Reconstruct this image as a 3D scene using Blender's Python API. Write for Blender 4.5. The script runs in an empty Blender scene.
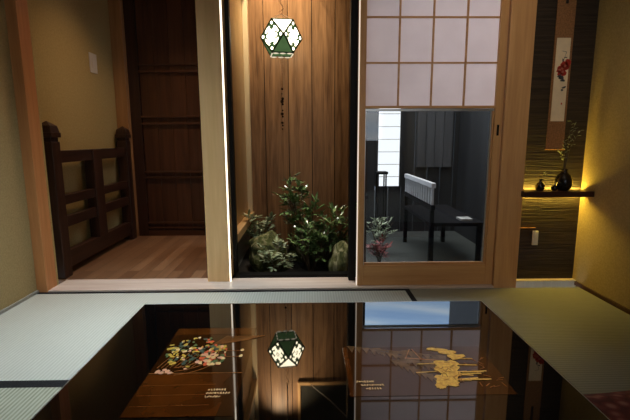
import bpy, bmesh, math, random
from mathutils import Vector, Matrix, noise
C = bpy.context.scene.collection
PI = math.pi
rnd = random.Random(7)

# ------------------------------------------------------------------ materials
def new_mat(name):
    m = bpy.data.materials.new(name); m.use_nodes = True
    nt = m.node_tree; nt.nodes.clear()
    out = nt.nodes.new('ShaderNodeOutputMaterial')
    return m, nt, out
def node(nt, typ, **kw):
    n = nt.nodes.new(typ)
    for k, v in kw.items():
        if k.startswith('i_'):
            n.inputs[k[2:].replace('_', ' ')].default_value = v
        else: setattr(n, k, v)
    return n
def c4(c): return (c[0], c[1], c[2], 1)
def ramp(nt, stops):
    r = nt.nodes.new('ShaderNodeValToRGB'); e = r.color_ramp.elements
    e[0].position, e[0].color = stops[0][0], c4(stops[0][1])
    e[1].position, e[1].color = stops[-1][0], c4(stops[-1][1])
    for p, c in stops[1:-1]:
        k = e.new(p); k.color = c4(c)
    return r
def principled(nt, out, rough=.5, spec=.5, metal=0, ior=None, coat=0):
    b = nt.nodes.new('ShaderNodeBsdfPrincipled')
    b.inputs['Roughness'].default_value = rough
    b.inputs['Specular IOR Level'].default_value = spec
    b.inputs['Metallic'].default_value = metal
    b.inputs['Coat Weight'].default_value = coat
    if ior: b.inputs['IOR'].default_value = ior
    nt.links.new(b.outputs[0], out.inputs[0]); return b
def bumped(nt, b, src, strength=.3, dist=.01):
    bp = node(nt, 'ShaderNodeBump'); bp.inputs['Strength'].default_value = strength; bp.inputs['Distance'].default_value = dist
    nt.links.new(src, bp.inputs['Height']); nt.links.new(bp.outputs[0], b.inputs['Normal'])
def coords(nt, scale=(1, 1, 1), rot=(0, 0, 0)):
    tc = nt.nodes.new('ShaderNodeTexCoord'); mp = nt.nodes.new('ShaderNodeMapping')
    mp.inputs['Scale'].default_value = scale; mp.inputs['Rotation'].default_value = rot
    nt.links.new(tc.outputs['Object'], mp.inputs['Vector']); return mp.outputs[0]

def plain(name, col, rough=.5, spec=.5, metal=0, var=.12, scale=30, bump=.0, ior=None, coat=0):
    m, nt, out = new_mat(name); b = principled(nt, out, rough, spec, metal, ior, coat)
    n = node(nt, 'ShaderNodeTexNoise'); n.inputs['Scale'].default_value = scale; n.inputs['Detail'].default_value = 4
    nt.links.new(coords(nt), n.inputs['Vector'])
    lo = [max(0, c*(1-var)) for c in col]; hi = [min(1, c*(1+var)) for c in col]
    r = ramp(nt, [(.3, lo), (.7, hi)]); nt.links.new(n.outputs['Fac'], r.inputs[0]); nt.links.new(r.outputs[0], b.inputs['Base Color'])
    if bump: bumped(nt, b, n.outputs['Fac'], bump, .004)
    return m
def wood(name, dark, light, axis='z', rough=.45, grain=28, bump=.15, spec=.4, island=0.0):
    m, nt, out = new_mat(name); b = principled(nt, out, rough, spec)
    s = {'x': (.06, 1, 1), 'y': (1, .06, 1), 'z': (1, 1, .06)}[axis]
    v = coords(nt, s)
    n1 = node(nt, 'ShaderNodeTexNoise'); n1.inputs['Scale'].default_value = grain; n1.inputs['Detail'].default_value = 6; n1.inputs['Distortion'].default_value = .6
    n2 = node(nt, 'ShaderNodeTexNoise'); n2.inputs['Scale'].default_value = grain*5; n2.inputs['Detail'].default_value = 3
    nt.links.new(v, n1.inputs['Vector']); nt.links.new(v, n2.inputs['Vector'])
    mx = node(nt, 'ShaderNodeMath', operation='MULTIPLY_ADD'); mx.inputs[1].default_value = .3
    nt.links.new(n2.outputs['Fac'], mx.inputs[0]); 
    sc = node(nt, 'ShaderNodeMath', operation='MULTIPLY'); sc.inputs[1].default_value = .7
    nt.links.new(n1.outputs['Fac'], sc.inputs[0]); nt.links.new(sc.outputs[0], mx.inputs[2])
    src = mx.outputs[0]
    if island:
        g = node(nt, 'ShaderNodeNewGeometry'); a = node(nt, 'ShaderNodeMath', operation='MULTIPLY_ADD'); a.inputs[1].default_value = island
        nt.links.new(g.outputs['Random Per Island'], a.inputs[0]); nt.links.new(src, a.inputs[2])
        d = node(nt, 'ShaderNodeMath', operation='SUBTRACT'); d.inputs[1].default_value = island/2
        nt.links.new(a.outputs[0], d.inputs[0]); src = d.outputs[0]
    r = ramp(nt, [(.32, dark), (.5, [(a+b_)/2 for a, b_ in zip(dark, light)]), (.66, light)])
    nt.links.new(src, r.inputs[0]); nt.links.new(r.outputs[0], b.inputs['Base Color'])
    bumped(nt, b, mx.outputs[0], bump, .003)
    return m
def emit(name, col, strength):
    m, nt, out = new_mat(name); e = node(nt, 'ShaderNodeEmission')
    e.inputs[0].default_value = c4(col); e.inputs[1].default_value = strength
    nt.links.new(e.outputs[0], out.inputs[0]); return m
def tatami(name, c1, c2, axis):
    m, nt, out = new_mat(name); b = principled(nt, out, .5, .35)
    v = coords(nt)
    w = node(nt, 'ShaderNodeTexWave', wave_type='BANDS', bands_direction='X' if axis == 'y' else 'Y'); w.inputs['Scale'].default_value = 21
    w.inputs['Distortion'].default_value = .3
    v2 = coords(nt, (1, 14, 1) if axis == 'x' else (14, 1, 1))
    n = node(nt, 'ShaderNodeTexNoise'); n.inputs['Scale'].default_value = 22; n.inputs['Detail'].default_value = 5
    n3 = node(nt, 'ShaderNodeTexNoise'); n3.inputs['Scale'].default_value = 2.2
    nt.links.new(v, w.inputs['Vector']); nt.links.new(v2, n.inputs['Vector']); nt.links.new(v, n3.inputs['Vector'])
    r = ramp(nt, [(.3, c1), (.7, c2)]); 
    add = node(nt, 'ShaderNodeMath', operation='MULTIPLY_ADD'); add.inputs[1].default_value = .35
    nt.links.new(w.outputs['Fac'], add.inputs[0])
    h = node(nt, 'ShaderNodeMath', operation='MULTIPLY'); h.inputs[1].default_value = .4; nt.links.new(n.outputs['Fac'], h.inputs[0])
    h2 = node(nt, 'ShaderNodeMath', operation='MULTIPLY_ADD'); h2.inputs[1].default_value = .25; nt.links.new(n3.outputs['Fac'], h2.inputs[0]); nt.links.new(h.outputs[0], h2.inputs[2])
    nt.links.new(h2.outputs[0], add.inputs[2]); nt.links.new(add.outputs[0], r.inputs[0])
    nt.links.new(r.outputs[0], b.inputs['Base Color']); bumped(nt, b, w.outputs['Fac'], .15, .002)
    return m

M = {}
M['plaster'] = plain('sand_plaster', (.38, .285, .135), .9, .15, var=.14, scale=120, bump=.25)
M['plaster_hall'] = plain('hall_plaster', (.40, .315, .135), .9, .15, var=.10, scale=90, bump=.2)
M['plaster_grey'] = plain('grey_plaster', (.30, .29, .25), .9, .15, var=.14, scale=60, bump=.2)
M['ceil'] = wood('ceiling_boards', (.25, .16, .09), (.40, .27, .16), 'x', .6)
M['post_z'] = wood('cypress_post', (.56, .28, .11), (.76, .45, .20), 'z', .42, 18, .06)
M['post_red'] = wood('reddish_post', (.44, .18, .06), (.60, .28, .11), 'z', .45, 18, .06)
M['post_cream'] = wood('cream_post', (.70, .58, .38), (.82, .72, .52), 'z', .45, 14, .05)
M['post_pale'] = wood('pale_post', (.70, .42, .18), (.86, .57, .28), 'z', .45, 14, .05)
M['door_z'] = wood('door_wood_upright', (.54, .27, .10), (.70, .40, .17), 'z', .4, 22, .05)
M['door_x'] = wood('door_wood_level', (.54, .27, .10), (.70, .40, .17), 'x', .4, 22, .05)
M['sill'] = wood('sill_wood', (.60, .47, .40), (.76, .65, .57), 'x', .24, 22, .05, .5)
M['beam_y'] = wood('niche_beam', (.50, .30, .13), (.68, .45, .22), 'y', .4, 18, .05)
M['panel_z'] = wood('niche_side_panel', (.38, .22, .08), (.52, .33, .13), 'z', .3, 10, .03)
M['plank'] = wood('cedar_planks', (.12, .060, .026), (.40, .23, .115), 'z', .42, 22, .25, .4, island=.24)
M['dark_z'] = wood('dark_wood_upright', (.018, .008, .005), (.055, .024, .014), 'z', .4, 22, .1)
M['dark_y'] = wood('dark_wood_run', (.018, .008, .005), (.055, .024, .014), 'y', .4, 22, .1)
M['dark_x'] = wood('dark_wood_level', (.05, .022, .012), (.12, .052, .028), 'x', .35, 22, .1)
M['closet'] = wood('closet_board', (.045, .019, .010), (.11, .048, .024), 'z', .4, 12, .12, island=.2)
M['door_dark'] = wood('brown_jamb', (.30, .16, .065), (.44, .25, .11), 'z', .4, 22, .08)
M['shelf'] = wood('shelf_wood', (.025, .009, .006), (.06, .022, .012), 'x', .35, 22, .1)
M['black'] = plain('black_paint', (.004, .004, .004), .5, .15, var=.2)
M['edging'] = plain('black_cloth_edging', (.012, .012, .014), .8, .2, var=.5, scale=220, bump=.2)
M['tat_far'] = tatami('tatami_rush_far', (.40, .41, .36), (.52, .53, .48), 'y')  # rush tones differ by mat: daylight and sheen put into the colour
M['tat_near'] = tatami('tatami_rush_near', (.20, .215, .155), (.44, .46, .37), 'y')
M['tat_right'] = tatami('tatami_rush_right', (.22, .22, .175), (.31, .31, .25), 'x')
M['alu'] = plain('pale_metal', (.62, .60, .56), .3, .5, metal=.6, var=.03)
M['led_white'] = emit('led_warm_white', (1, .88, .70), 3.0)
M['edge_glow'] = emit('edge_highlight_glow', (1, .88, .72), 1.0)  # glow stands for the light caught on the door edge
M['vent'] = plain('vent_screen', (.05, .052, .045), .8, .2)
M['whitep'] = plain('pale_jamb_paint', (.80, .76, .68), .35, .5, var=.03)
M['white'] = plain('white_plastic', (.62, .60, .54), .35, .5, var=.03)
M['lacquer'] = plain('black_lacquer', (.0035, .0033, .0035), .02, .5, var=.1, ior=2.05)
M['brown_glaze'] = plain('amber_glaze', (.040, .0145, .0035), .04, .5, var=.35, scale=9, ior=1.75)
M['brown_glaze2'] = plain('deep_amber_glaze', (.095, .030, .0055), .05, .5, var=.4, scale=14, ior=1.7)
M['faint_glaze'] = plain('faint_amber_glaze', (.046, .018, .006), .03, .5, var=.35, scale=9, ior=1.75)
M['grey_glaze'] = plain('smoky_gold_glaze', (.13, .085, .05), .05, .5, var=.4, scale=50, ior=1.75)
M['gold'] = plain('gold_leaf', (1.0, .58, .17), .5, .5, var=.35, scale=160)
M['gold_line'] = plain('gold_line', (.34, .14, .028), .4, .5, var=.3, scale=100)
M['pale_gold'] = plain('pale_gold_ink', (1.0, .78, .5), .5, .5, var=.1)
M['in_red'] = plain('inlay_red', (.75, .13, .05), .4, .4, var=.2)
M['in_green'] = plain('inlay_green', (.09, .17, .07), .4, .4, var=.3)
M['in_teal'] = plain('inlay_teal', (.05, .10, .09), .4, .4, var=.3)
M['in_cream'] = plain('inlay_cream', (.95, .75, .45), .4, .4, var=.15)
M['in_yellow'] = plain('inlay_yellow', (.62, .48, .08), .4, .4, var=.2)
M['in_pink'] = plain('inlay_pink', (.9, .55, .42), .4, .4, var=.15)
M['cord'] = plain('dark_cord', (.03, .022, .02), .6, .3)
M['copper'] = plain('copper_wire', (.75, .48, .32), .4, .5, metal=.2)
M['bead'] = plain('brown_bead', (.035, .018, .012), .25, .5)
M['soil'] = plain('dark_soil', (.012, .010, .008), .9, .2, var=.6, scale=60, bump=.8)
M['bark'] = plain('thin_bark', (.10, .075, .05), .8, .2, var=.3)
M['leaf'] = plain('glossy_leaf', (.13, .21, .075), .25, .5, var=.5, scale=14)
M['leaf2'] = plain('grey_green_leaf', (.24, .29, .17), .4, .5, var=.5, scale=14)
M['leaf_red'] = plain('dull_red_leaf', (.20, .03, .025), .5, .3, var=.5, scale=14)
M['vase'] = plain('dark_glazed_clay', (.012, .008, .006), .22, .5, var=.5, scale=20, bump=.1)
M['paper'] = plain('scroll_paper', (.86, .72, .50), .8, .2, var=.06, scale=20)
M['mount'] = plain('scroll_brocade', (.30, .150, .065), .8, .2, var=.3, scale=120, bump=.1)
M['ink_red'] = plain('ink_red', (.50, .045, .03), .8, .2, var=.3, scale=60)
M['ink_pink'] = plain('ink_pink', (.62, .16, .11), .8, .2, var=.2, scale=60)
M['ink_dark'] = plain('ink_dark', (.07, .075, .085), .8, .2, var=.3)
M['gravel'] = plain('dark_gravel', (.032, .036, .031), .85, .3, var=.5, scale=55, bump=.6)
M['court_wall'] = wood('charred_boards', (.006, .0062, .0065), (.017, .0175, .018), 'z', .55, 9, .2, island=.12)
M['court_grey'] = wood('weathered_boards', (.035, .036, .038), (.065, .066, .068), 'z', .6, 12, .15, island=.12)
M['court_black'] = plain('court_black_wood', (.008, .008, .009), .95, .05)
M['bench'] = wood('silvered_bench', (.34, .34, .34), (.50, .50, .50), 'y', .6, 22, .1)
M['stone'] = plain('pale_stone', (.30, .30, .28), .7, .3, var=.25, scale=18, bump=.3)
M['tile'] = plain('roof_tile', (.16, .20, .26), .5, .4, var=.2, scale=8)

# shoji paper: thin, lets daylight through
def shoji_mat():
    m, nt, out = new_mat('shoji_paper')
    d = node(nt, 'ShaderNodeBsdfDiffuse'); t = node(nt, 'ShaderNodeBsdfTranslucent'); mx = node(nt, 'ShaderNodeMixShader'); mx.inputs[0].default_value = .68
    n = node(nt, 'ShaderNodeTexNoise'); n.inputs['Scale'].default_value = 7; n.inputs['Detail'].default_value = 5
    nt.links.new(coords(nt), n.inputs['Vector'])
    r = ramp(nt, [(.3, (.88, .80, .79)), (.7, (.94, .86, .85))]); nt.links.new(n.outputs['Fac'], r.inputs[0])
    nt.links.new(r.outputs[0], d.inputs[0]); nt.links.new(r.outputs[0], t.inputs[0])
    nt.links.new(d.outputs[0], mx.inputs[1]); nt.links.new(t.outputs[0], mx.inputs[2]); nt.links.new(mx.outputs[0], out.inputs[0]); return m
M['shoji'] = shoji_mat()
def glass_mat(name='clear_pane', ior=1.5, tint=(.93, .95, .96)):
    m, nt, out = new_mat(name)
    t = node(nt, 'ShaderNodeBsdfTransparent'); t.inputs[0].default_value = c4(tint)
    g = node(nt, 'ShaderNodeBsdfGlossy'); g.inputs['Roughness'].default_value = 0
    f = node(nt, 'ShaderNodeFresnel'); f.inputs[0].default_value = ior; mx = node(nt, 'ShaderNodeMixShader')
    nt.links.new(f.outputs[0], mx.inputs[0]); nt.links.new(t.outputs[0], mx.inputs[1]); nt.links.new(g.outputs[0], mx.inputs[2]); nt.links.new(mx.outputs[0], out.inputs[0]); return m
M['glass'] = glass_mat()
# alcove wall: dark, horizontally raked
def raked():
    m, nt, out = new_mat('raked_dark_plaster'); b = principled(nt, out, .7, .35)
    v = coords(nt, (2.2, 1, 62)); n = node(nt, 'ShaderNodeTexNoise'); n.inputs['Scale'].default_value = 1.6; n.inputs['Detail'].default_value = 4; n.inputs['Distortion'].default_value = .9
    nt.links.new(v, n.inputs['Vector'])
    r = ramp(nt, [(.35, (.022, .015, .010)), (.65, (.052, .034, .022))]); nt.links.new(n.outputs['Fac'], r.inputs[0]); nt.links.new(r.outputs[0], b.inputs['Base Color'])
    bumped(nt, b, n.outputs['Fac'], 1.0, .006); return m
M['raked'] = raked()
def floorboards():
    m, nt, out = new_mat('hall_floorboards'); b = principled(nt, out, .33, .5)
    v = coords(nt, (1, 1, 1), (0, 0, PI/2)); br = node(nt, 'ShaderNodeTexBrick')
    br.inputs['Scale'].default_value = 1; br.inputs['Brick Width'].default_value = .62; br.inputs['Row Height'].default_value = .075; br.inputs['Mortar Size'].default_value = .0012
    br.inputs['Color1'].default_value = (.20, .10, .05, 1); br.inputs['Color2'].default_value = (.38, .22, .12, 1); br.inputs['Mortar'].default_value = (.07, .03, .015, 1)
    nt.links.new(v, br.inputs['Vector'])
    v2 = coords(nt, (1, .06, 1)); n = node(nt, 'ShaderNodeTexNoise'); n.inputs['Scale'].default_value = 30; nt.links.new(v2, n.inputs['Vector'])
    mx = node(nt, 'ShaderNodeMix', data_type='RGBA', blend_type='MULTIPLY'); mx.inputs[0].default_value = .5
    nt.links.new(br.outputs['Color'], mx.inputs[6]); nt.links.new(n.outputs['Fac'], mx.inputs[7]); nt.links.new(mx.outputs[2], b.inputs['Base Color']); return m
M['floorboards'] = floorboards()
def rock_mat(name, a, b_, moss, amt, stripe=False):
    m, nt, out = new_mat(name); b = principled(nt, out, .85, .2)
    n = node(nt, 'ShaderNodeTexNoise'); n.inputs['Scale'].default_value = 22 if not stripe else 9; n.inputs['Detail'].default_value = 8; n.inputs['Distortion'].default_value = .8
    nt.links.new(coords(nt, (3.5, 3.5, 1) if stripe else (1, 1, 1)), n.inputs['Vector'])
    r = ramp(nt, [(.38, a), (.5, moss), (.64, b_)]); nt.links.new(n.outputs['Fac'], r.inputs[0])
    nt.links.new(r.outputs[0], b.inputs['Base Color']); bumped(nt, b, n.outputs['Fac'], .9, .02); return m
M['rock'] = rock_mat('mossy_rock', (.025, .028, .010), (.24, .21, .12), (.085, .095, .028), .5)
M['rock2'] = rock_mat('striped_rock', (.05, .06, .02), (.40, .38, .24), (.19, .19, .08), .5, True)
def cushion_mat():
    m, nt, out = new_mat('red_brocade'); b = principled(nt, out, .8, .2)
    v = node(nt, 'ShaderNodeTexVoronoi'); v.inputs['Scale'].default_value = 26; nt.links.new(coords(nt), v.inputs['Vector'])
    r = ramp(nt, [(.2, (.34, .15, .09)), (.45, (.20, .045, .03)), (.7, (.12, .03, .02))]); nt.links.new(v.outputs['Distance'], r.inputs[0])
    nt.links.new(r.outputs[0], b.inputs['Base Color']); bumped(nt, b, v.outputs['Distance'], .4, .003); return m
M['cushion'] = cushion_mat()
# lantern glass (lit from inside)
def lamp_glass(name, col, strength, clear=.0):
    m, nt, out = new_mat(name); e = node(nt, 'ShaderNodeEmission'); e.inputs[1].default_value = strength
    n = node(nt, 'ShaderNodeTexNoise'); n.inputs['Scale'].default_value = 25; nt.links.new(coords(nt), n.inputs['Vector'])
    r = ramp(nt, [(.3, [c*.8 for c in col]), (.7, col)]); nt.links.new(n.outputs['Fac'], r.inputs[0])
    nt.links.new(r.outputs[0], e.inputs[0]); tr = node(nt, 'ShaderNodeBsdfTransparent'); mx = node(nt, 'ShaderNodeMixShader'); mx.inputs[0].default_value = clear
    nt.links.new(e.outputs[0], mx.inputs[1]); nt.links.new(tr.outputs[0], mx.inputs[2]); nt.links.new(mx.outputs[0], out.inputs[0]); return m
M['lamp_white'] = lamp_glass('lit_opal_glass', (1, .88, .62), 7.5)
M['lamp_green'] = lamp_glass('lit_green_glass', (.075, .135, .05), 1.0)
M['lamp_bead'] = lamp_glass('lit_bead_glass', (1, .88, .62), .9)
M['lead'] = plain('lead_came', (.02, .035, .012), .5, .4, metal=.3)

# ------------------------------------------------------------------ geometry helpers
class MB:
    def __init__(s): s.bm = bmesh.new(); s.mats = []; s.mi = 0
    def mat(s, m):
        if m not in s.mats: s.mats.append(m)
        s.mi = s.mats.index(m); return s
    def _f(s, vs):
        try: f = s.bm.faces.new(vs); f.material_index = s.mi; return f
        except ValueError: return None
    def box(s, x0, x1, y0, y1, z0, z1):
        v = [s.bm.verts.new(p) for p in ((x0,y0,z0),(x1,y0,z0),(x1,y1,z0),(x0,y1,z0),(x0,y0,z1),(x1,y0,z1),(x1,y1,z1),(x0,y1,z1))]
        for q in ((0,3,2,1),(4,5,6,7),(0,1,5,4),(1,2,6,5),(2,3,7,6),(3,0,4,7)): s._f([v[i] for i in q])
        return s
    def poly(s, pts, z=None):
        return s._f([s.bm.verts.new(p if z is None else (p[0], p[1], z)) for p in pts])
    def prism(s, pts, z0, z1):           # flat outline in xy, thickened
        a = [s.bm.verts.new((p[0], p[1], z0)) for p in pts]; b = [s.bm.verts.new((p[0], p[1], z1)) for p in pts]
        s._f(a[::-1]); s._f(b); n = len(pts)
        for i in range(n): s._f([a[i], a[(i+1) % n], b[(i+1) % n], b[i]])
        return s
    def bar(s, a, b, w, h=None):          # square bar between two points
        a, b = Vector(a), Vector(b); d = (b-a).normalized(); h = h or w
        u = d.cross(Vector((0, 0, 1)));  u = Vector((1, 0, 0)) if u.length < 1e-4 else u.normalized(); v = u.cross(d)
        P = []
        for e in (a, b): P += [s.bm.verts.new(e+u*w/2*i+v*h/2*j) for i, j in ((-1,-1),(1,-1),(1,1),(-1,1))]
        for q in ((0,1,2,3),(7,6,5,4),(0,4,5,1),(1,5,6,2),(2,6,7,3),(3,7,4,0)): s._f([P[i] for i in q])
        return s
    def tube(s, pts, r, n=6):
        rings = []
        for i, p in enumerate(pts):
            p = Vector(p); q = Vector(pts[min(i+1, len(pts)-1)]) - Vector(pts[max(i-1, 0)])
            q.normalize(); u = q.cross(Vector((.31, .2, .93))).normalized(); v = q.cross(u)
            rr = r[i] if isinstance(r, (list, tuple)) else r
            rings.append([s.bm.verts.new(p+(u*math.cos(2*PI*k/n)+v*math.sin(2*PI*k/n))*rr) for k in range(n)])
        for a, b in zip(rings, rings[1:]):
            for k in range(n): s._f([a[k], a[(k+1) % n], b[(k+1) % n], b[k]])
        s._f(rings[0][::-1]); s._f(rings[-1]); return s
    def lathe(s, c, prof, n=28):
        rings = []
        for r, z in prof:
            rings.append([s.bm.verts.new((c[0]+r*math.cos(2*PI*k/n), c[1]+r*math.sin(2*PI*k/n), c[2]+z)) for k in range(n)])
        for a, b in zip(rings, rings[1:]):
            for k in range(n): s._f([a[k], a[(k+1) % n], b[(k+1) % n], b[k]])
        s._f(rings[0][::-1]); s._f(rings[-1]); return s
    def leaf(s, p, d, L, w, up=Vector((0, 0, 1))):
        d = d.normalized(); u = d.cross(up); u = Vector((1, 0, 0)) if u.length < 1e-3 else u.normalized(); v = u.cross(d)
        pts = [p, p+d*L*.35+u*w*.5+v*w*.16, p+d*L*.7+u*w*.38+v*w*.1, p+d*L, p+d*L*.7-u*w*.38+v*w*.1, p+d*L*.35-u*w*.5+v*w*.16]
        m1, m2 = p+d*L*.35, p+d*L*.7-v*L*.03
        V = [s.bm.verts.new(q) for q in pts+[m1, m2]]
        for q in ((0,1,6),(1,2,7,6),(2,3,7),(3,4,7),(4,5,6,7),(5,0,6)): s._f([V[i] for i in q])
    def build(s, name, m=None, parent=None, bevel=0, smooth=False, base=None):
        if m is not None and not s.mats: s.mats = [m]
        bmesh.ops.recalc_face_normals(s.bm, faces=s.bm.faces[:])
        me = bpy.data.meshes.new(name)
        o = bpy.data.objects.new(name, me); C.objects.link(o)
        off = Vector((0, 0, 0))
        if parent is not None:
            o.parent = parent; p = parent
            while p is not None: off += p.location; p = p.parent
        elif base is not None:
            o.location = base; off = Vector(base)
        bmesh.ops.translate(s.bm, verts=s.bm.verts[:], vec=-off)
        s.bm.to_mesh(me); s.bm.free()
        for k in s.mats: me.materials.append(M[k])
        if smooth:
            for f in me.polygons: f.use_smooth = True
        if bevel:
            b = o.modifiers.new('bevel', 'BEVEL'); b.width = bevel; b.segments = 2; b.limit_method = 'ANGLE'
        return o
def thing(name, label, cat, loc, group=None):
    o = bpy.data.objects.new(name, None); C.objects.link(o); o.location = loc; o.empty_display_size = .05
    o['label'] = label; o['category'] = cat
    if group: o['group'] = group
    return o
def tag(o, label, cat, group=None, kind=None):
    o['label'] = label; o['category'] = cat
    if group: o['group'] = group
    if kind: o['kind'] = kind
    return o
def struct(o, label, cat='room part'):
    o['kind'] = 'structure'; o['label'] = label; o['category'] = cat; return o
def sbox(name, b, m, label, cat, bevel=0, parent=None):
    o = MB().box(*b).build(name, m, parent, bevel)
    if parent is None: struct(o, label, cat)
    return o
def root(name, label, cat, loc=(0, 0, 0)):
    o = bpy.data.objects.new(name, None); C.objects.link(o); o.location = loc
    return struct(o, label, cat)

# ------------------------------------------------------------------ the room shell
LX, RX, YB, ZC = -1.565, 1.62, -2.3, 2.42
sbox('floor', (LX-.1, RX+.1, YB-.1, 2.40, -.12, -.03), 'dark_x', 'dark board subfloor beneath the straw mats', 'floor')
sbox('ceiling', (LX-.1, RX+.1, YB-.1, 2.62, ZC, ZC+.08), 'ceil', 'board ceiling over the matted room', 'ceiling')
sbox('wall_left', (LX-.1, LX, YB-.1, 2.41, -.03, ZC), 'plaster', 'olive plaster wall at the far left of the matted room', 'wall')
sbox('wall_right', (RX, RX+.1, YB-.1, 2.62, -.03, ZC), 'plaster', 'olive plaster wall at the right, glowing yellow beside the lit shelf', 'wall')
w = MB(); w.box(LX, .0, YB-.1, YB, -.03, ZC).box(1.3, RX, YB-.1, YB, -.03, ZC).box(.0, 1.3, YB-.1, YB, -.03, .8).box(.0, 1.3, YB-.1, YB, 1.9, ZC)
struct(w.build('wall_back', 'plaster'), 'plaster wall behind the viewer with an opening for the added window', 'wall')
wn = root('window_1', 'unseen wooden framed window added behind the viewer for fill light', 'window', (.65, YB, .8))  # unseen window, added to bring fill light into the room
MB().box(0, .04, YB-.08, YB, .8, 1.9).box(1.26, 1.3, YB-.08, YB, .8, 1.9).box(.04, 1.26, YB-.08, YB, .8, .84).box(.04, 1.26, YB-.08, YB, 1.86, 1.9).box(.63, .67, YB-.08, YB, .84, 1.86).build('window_frame', 'door_z', wn)
sbox('wall_front', (LX-.1, RX, 2.42, 2.56, 1.95, ZC), 'plaster', 'plaster wall above the openings at the far side', 'wall')
sbox('trim_1', (-1.48, 1.10, 2.42, 2.57, 1.86, 1.95), 'door_x', 'head rail over the sliding door openings', 'trim', .003)
# sill
sbox('trim_2', (-1.505, 1.095, 2.405, 2.605, -.03, .010), 'sill', 'pale wood door sill running along the far edge of the mats', 'sill', .002)
sbox('trim_3', (-1.565, -1.505, 2.40, 2.50, -.03, 1.95), 'post_red', 'orange brown wooden post at the left corner of the room', 'post', .003)
sbox('trim_4', (-.612, -.478, 2.535, 2.70, 0.008, 1.95), 'post_pale', 'broad pale wooden post between hallway and indoor garden', 'post', .003)
sbox('trim_5', (1.098, 1.235, 2.42, 2.56, -.03, 1.95), 'post_z', 'broad light wooden post right of the sliding door', 'post', .003)
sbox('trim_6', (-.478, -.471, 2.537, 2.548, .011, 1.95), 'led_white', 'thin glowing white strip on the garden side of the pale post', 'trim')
sbox('trim_7', (-.490, -.452, 2.673, 2.715, -.03, 1.95), 'black', 'narrow black jamb at the left of the indoor garden', 'jamb')
sbox('trim_8', (.250, .290, 2.53, 2.60, .011, 1.95), 'black', 'narrow black jamb at the right of the indoor garden', 'jamb')
sbox('trim_9', (-.452, .286, 2.60, 2.66, -.05, .030), 'black', 'black track along the front of the indoor garden', 'track')
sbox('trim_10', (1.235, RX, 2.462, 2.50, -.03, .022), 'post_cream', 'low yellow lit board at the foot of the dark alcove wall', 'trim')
sbox('baseboard_right', (RX-.010, RX, -2.2, 2.462, -.005, .016), 'dark_x', 'thin wooden strip at the foot of the right wall', 'baseboard')
sbox('baseboard_left', (LX, LX+.012, -2.2, 2.40, -.005, .015), 'plaster_grey', 'thin strip at the foot of the left wall', 'baseboard')
sbox('wall_alcove', (1.235, RX, 2.50, 2.60, -.03, ZC), 'raked', 'dark raked plaster wall of the shallow alcove at right', 'wall')

# ------------------------------------------------------------------ hallway
sbox('floor_hall', (-1.64, -.53, 2.605, 3.86, -.06, .004), 'floorboards', 'brown floorboards of the hallway at left', 'floor')
sbox('wall_hall_left', (-1.74, -1.635, 2.50, 3.93, -.06, 2.5), 'plaster_hall', 'tan plaster wall of the hallway behind the dark railing', 'wall')
sbox('wall_hall_return', (-1.635, -1.505, 2.50, 2.515, -.03, 2.4), 'plaster_hall', 'end of the tan hallway wall beside the corner post', 'wall')
sbox('ceiling_hall', (-1.80, -.53, 2.56, 4.05, 2.42, 2.5), 'ceil', 'board ceiling of the hallway', 'ceiling')
sbox('trim_11', (-1.634, -1.535, 3.80, 3.90, .004, 2.42), 'door_dark', 'brown upright jamb left of the dark closet door', 'jamb', .003)
sbox('wall_hall_end', (-1.80, -.53, 3.93, 4.03, -.06, 2.5), 'closet', 'wall at the end of the hallway behind the closet door', 'wall')
d = root('door_2', 'dark wooden closet door with level battens at the end of the hallway', 'door', (-1.02, 3.87, .004))
b = MB()
x = -1.44
while x < -.60:
    b.box(x, x+.128, 3.875, 3.895, .03, 2.3); x += .131
b.build('board_panel', 'closet', d)
b = MB().box(-1.534, -1.445, 3.855, 3.905, .004, 2.3).build('stile', 'dark_z', d, .002)
for z0, z1 in ((1.50, 1.515), (1.44, 1.455), (1.06, 1.075), (1.00, 1.015), (.575, .592), (.528, .543), (.115, .130), (.072, .086)):
    MB().box(-1.445, -.56, 3.852, 3.875, z0, z1).build('batten', 'dark_x', d, .002)
MB().box(-1.445, -.56, 3.855, 3.90, .004, .055).build('bottom_rail', 'dark_x', d, .002)

# railing
rl = thing('wooden_railing', 'dark stained wooden railing with two capped posts along the tan hallway wall', 'railing', (-1.55, 3.22, .004))
def newel(y, s):
    x0, x1 = -1.57-s, -1.57+s
    p = MB().box(x0, x1, y-s, y+s, .004, .86).build('newel_post', 'dark_z', rl, .004)
    MB().box(x0+.006, x1-.006, y-s+.006, y+s-.006, .86, .885).box(x0-.007, x1+.007, y-s-.007, y+s+.007, .885, .915).build('collar', 'dark_z', p, .003)
    m = MB(); e = s+.003
    v = [m.bm.verts.new(q) for q in ((-1.57-e, y-e, .915), (-1.57+e, y-e, .915), (-1.57+e, y+e, .915), (-1.57-e, y+e, .915), (-1.57-s*.9, y-s*.9, .955), (-1.57+s*.9, y-s*.9, .955), (-1.57+s*.9, y+s*.9, .955), (-1.57-s*.9, y+s*.9, .955), (-1.57, y, .985))]
    for q in ((0,3,2,1),(0,1,5,4),(1,2,6,5),(2,3,7,6),(3,0,4,7),(4,5,8),(5,6,8),(6,7,8),(7,4,8)): m._f([v[i] for i in q])
    m.build('cap', 'dark_z', p, .003)
newel(2.67, .045); newel(3.75, .042)
for z, t in ((.765, .038), (.49, .03), (.35, .034), (.105, .055)):
    MB().box(-1.595, -1.545, 2.716, 3.707, z-t, z+t).build('rail', 'dark_y', rl, .003)
for y in (3.20,):
    MB().box(-1.605, -1.535, y-.065, y+.065, .16, .80).build('centre_board', 'dark_z', rl, .003)

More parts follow.
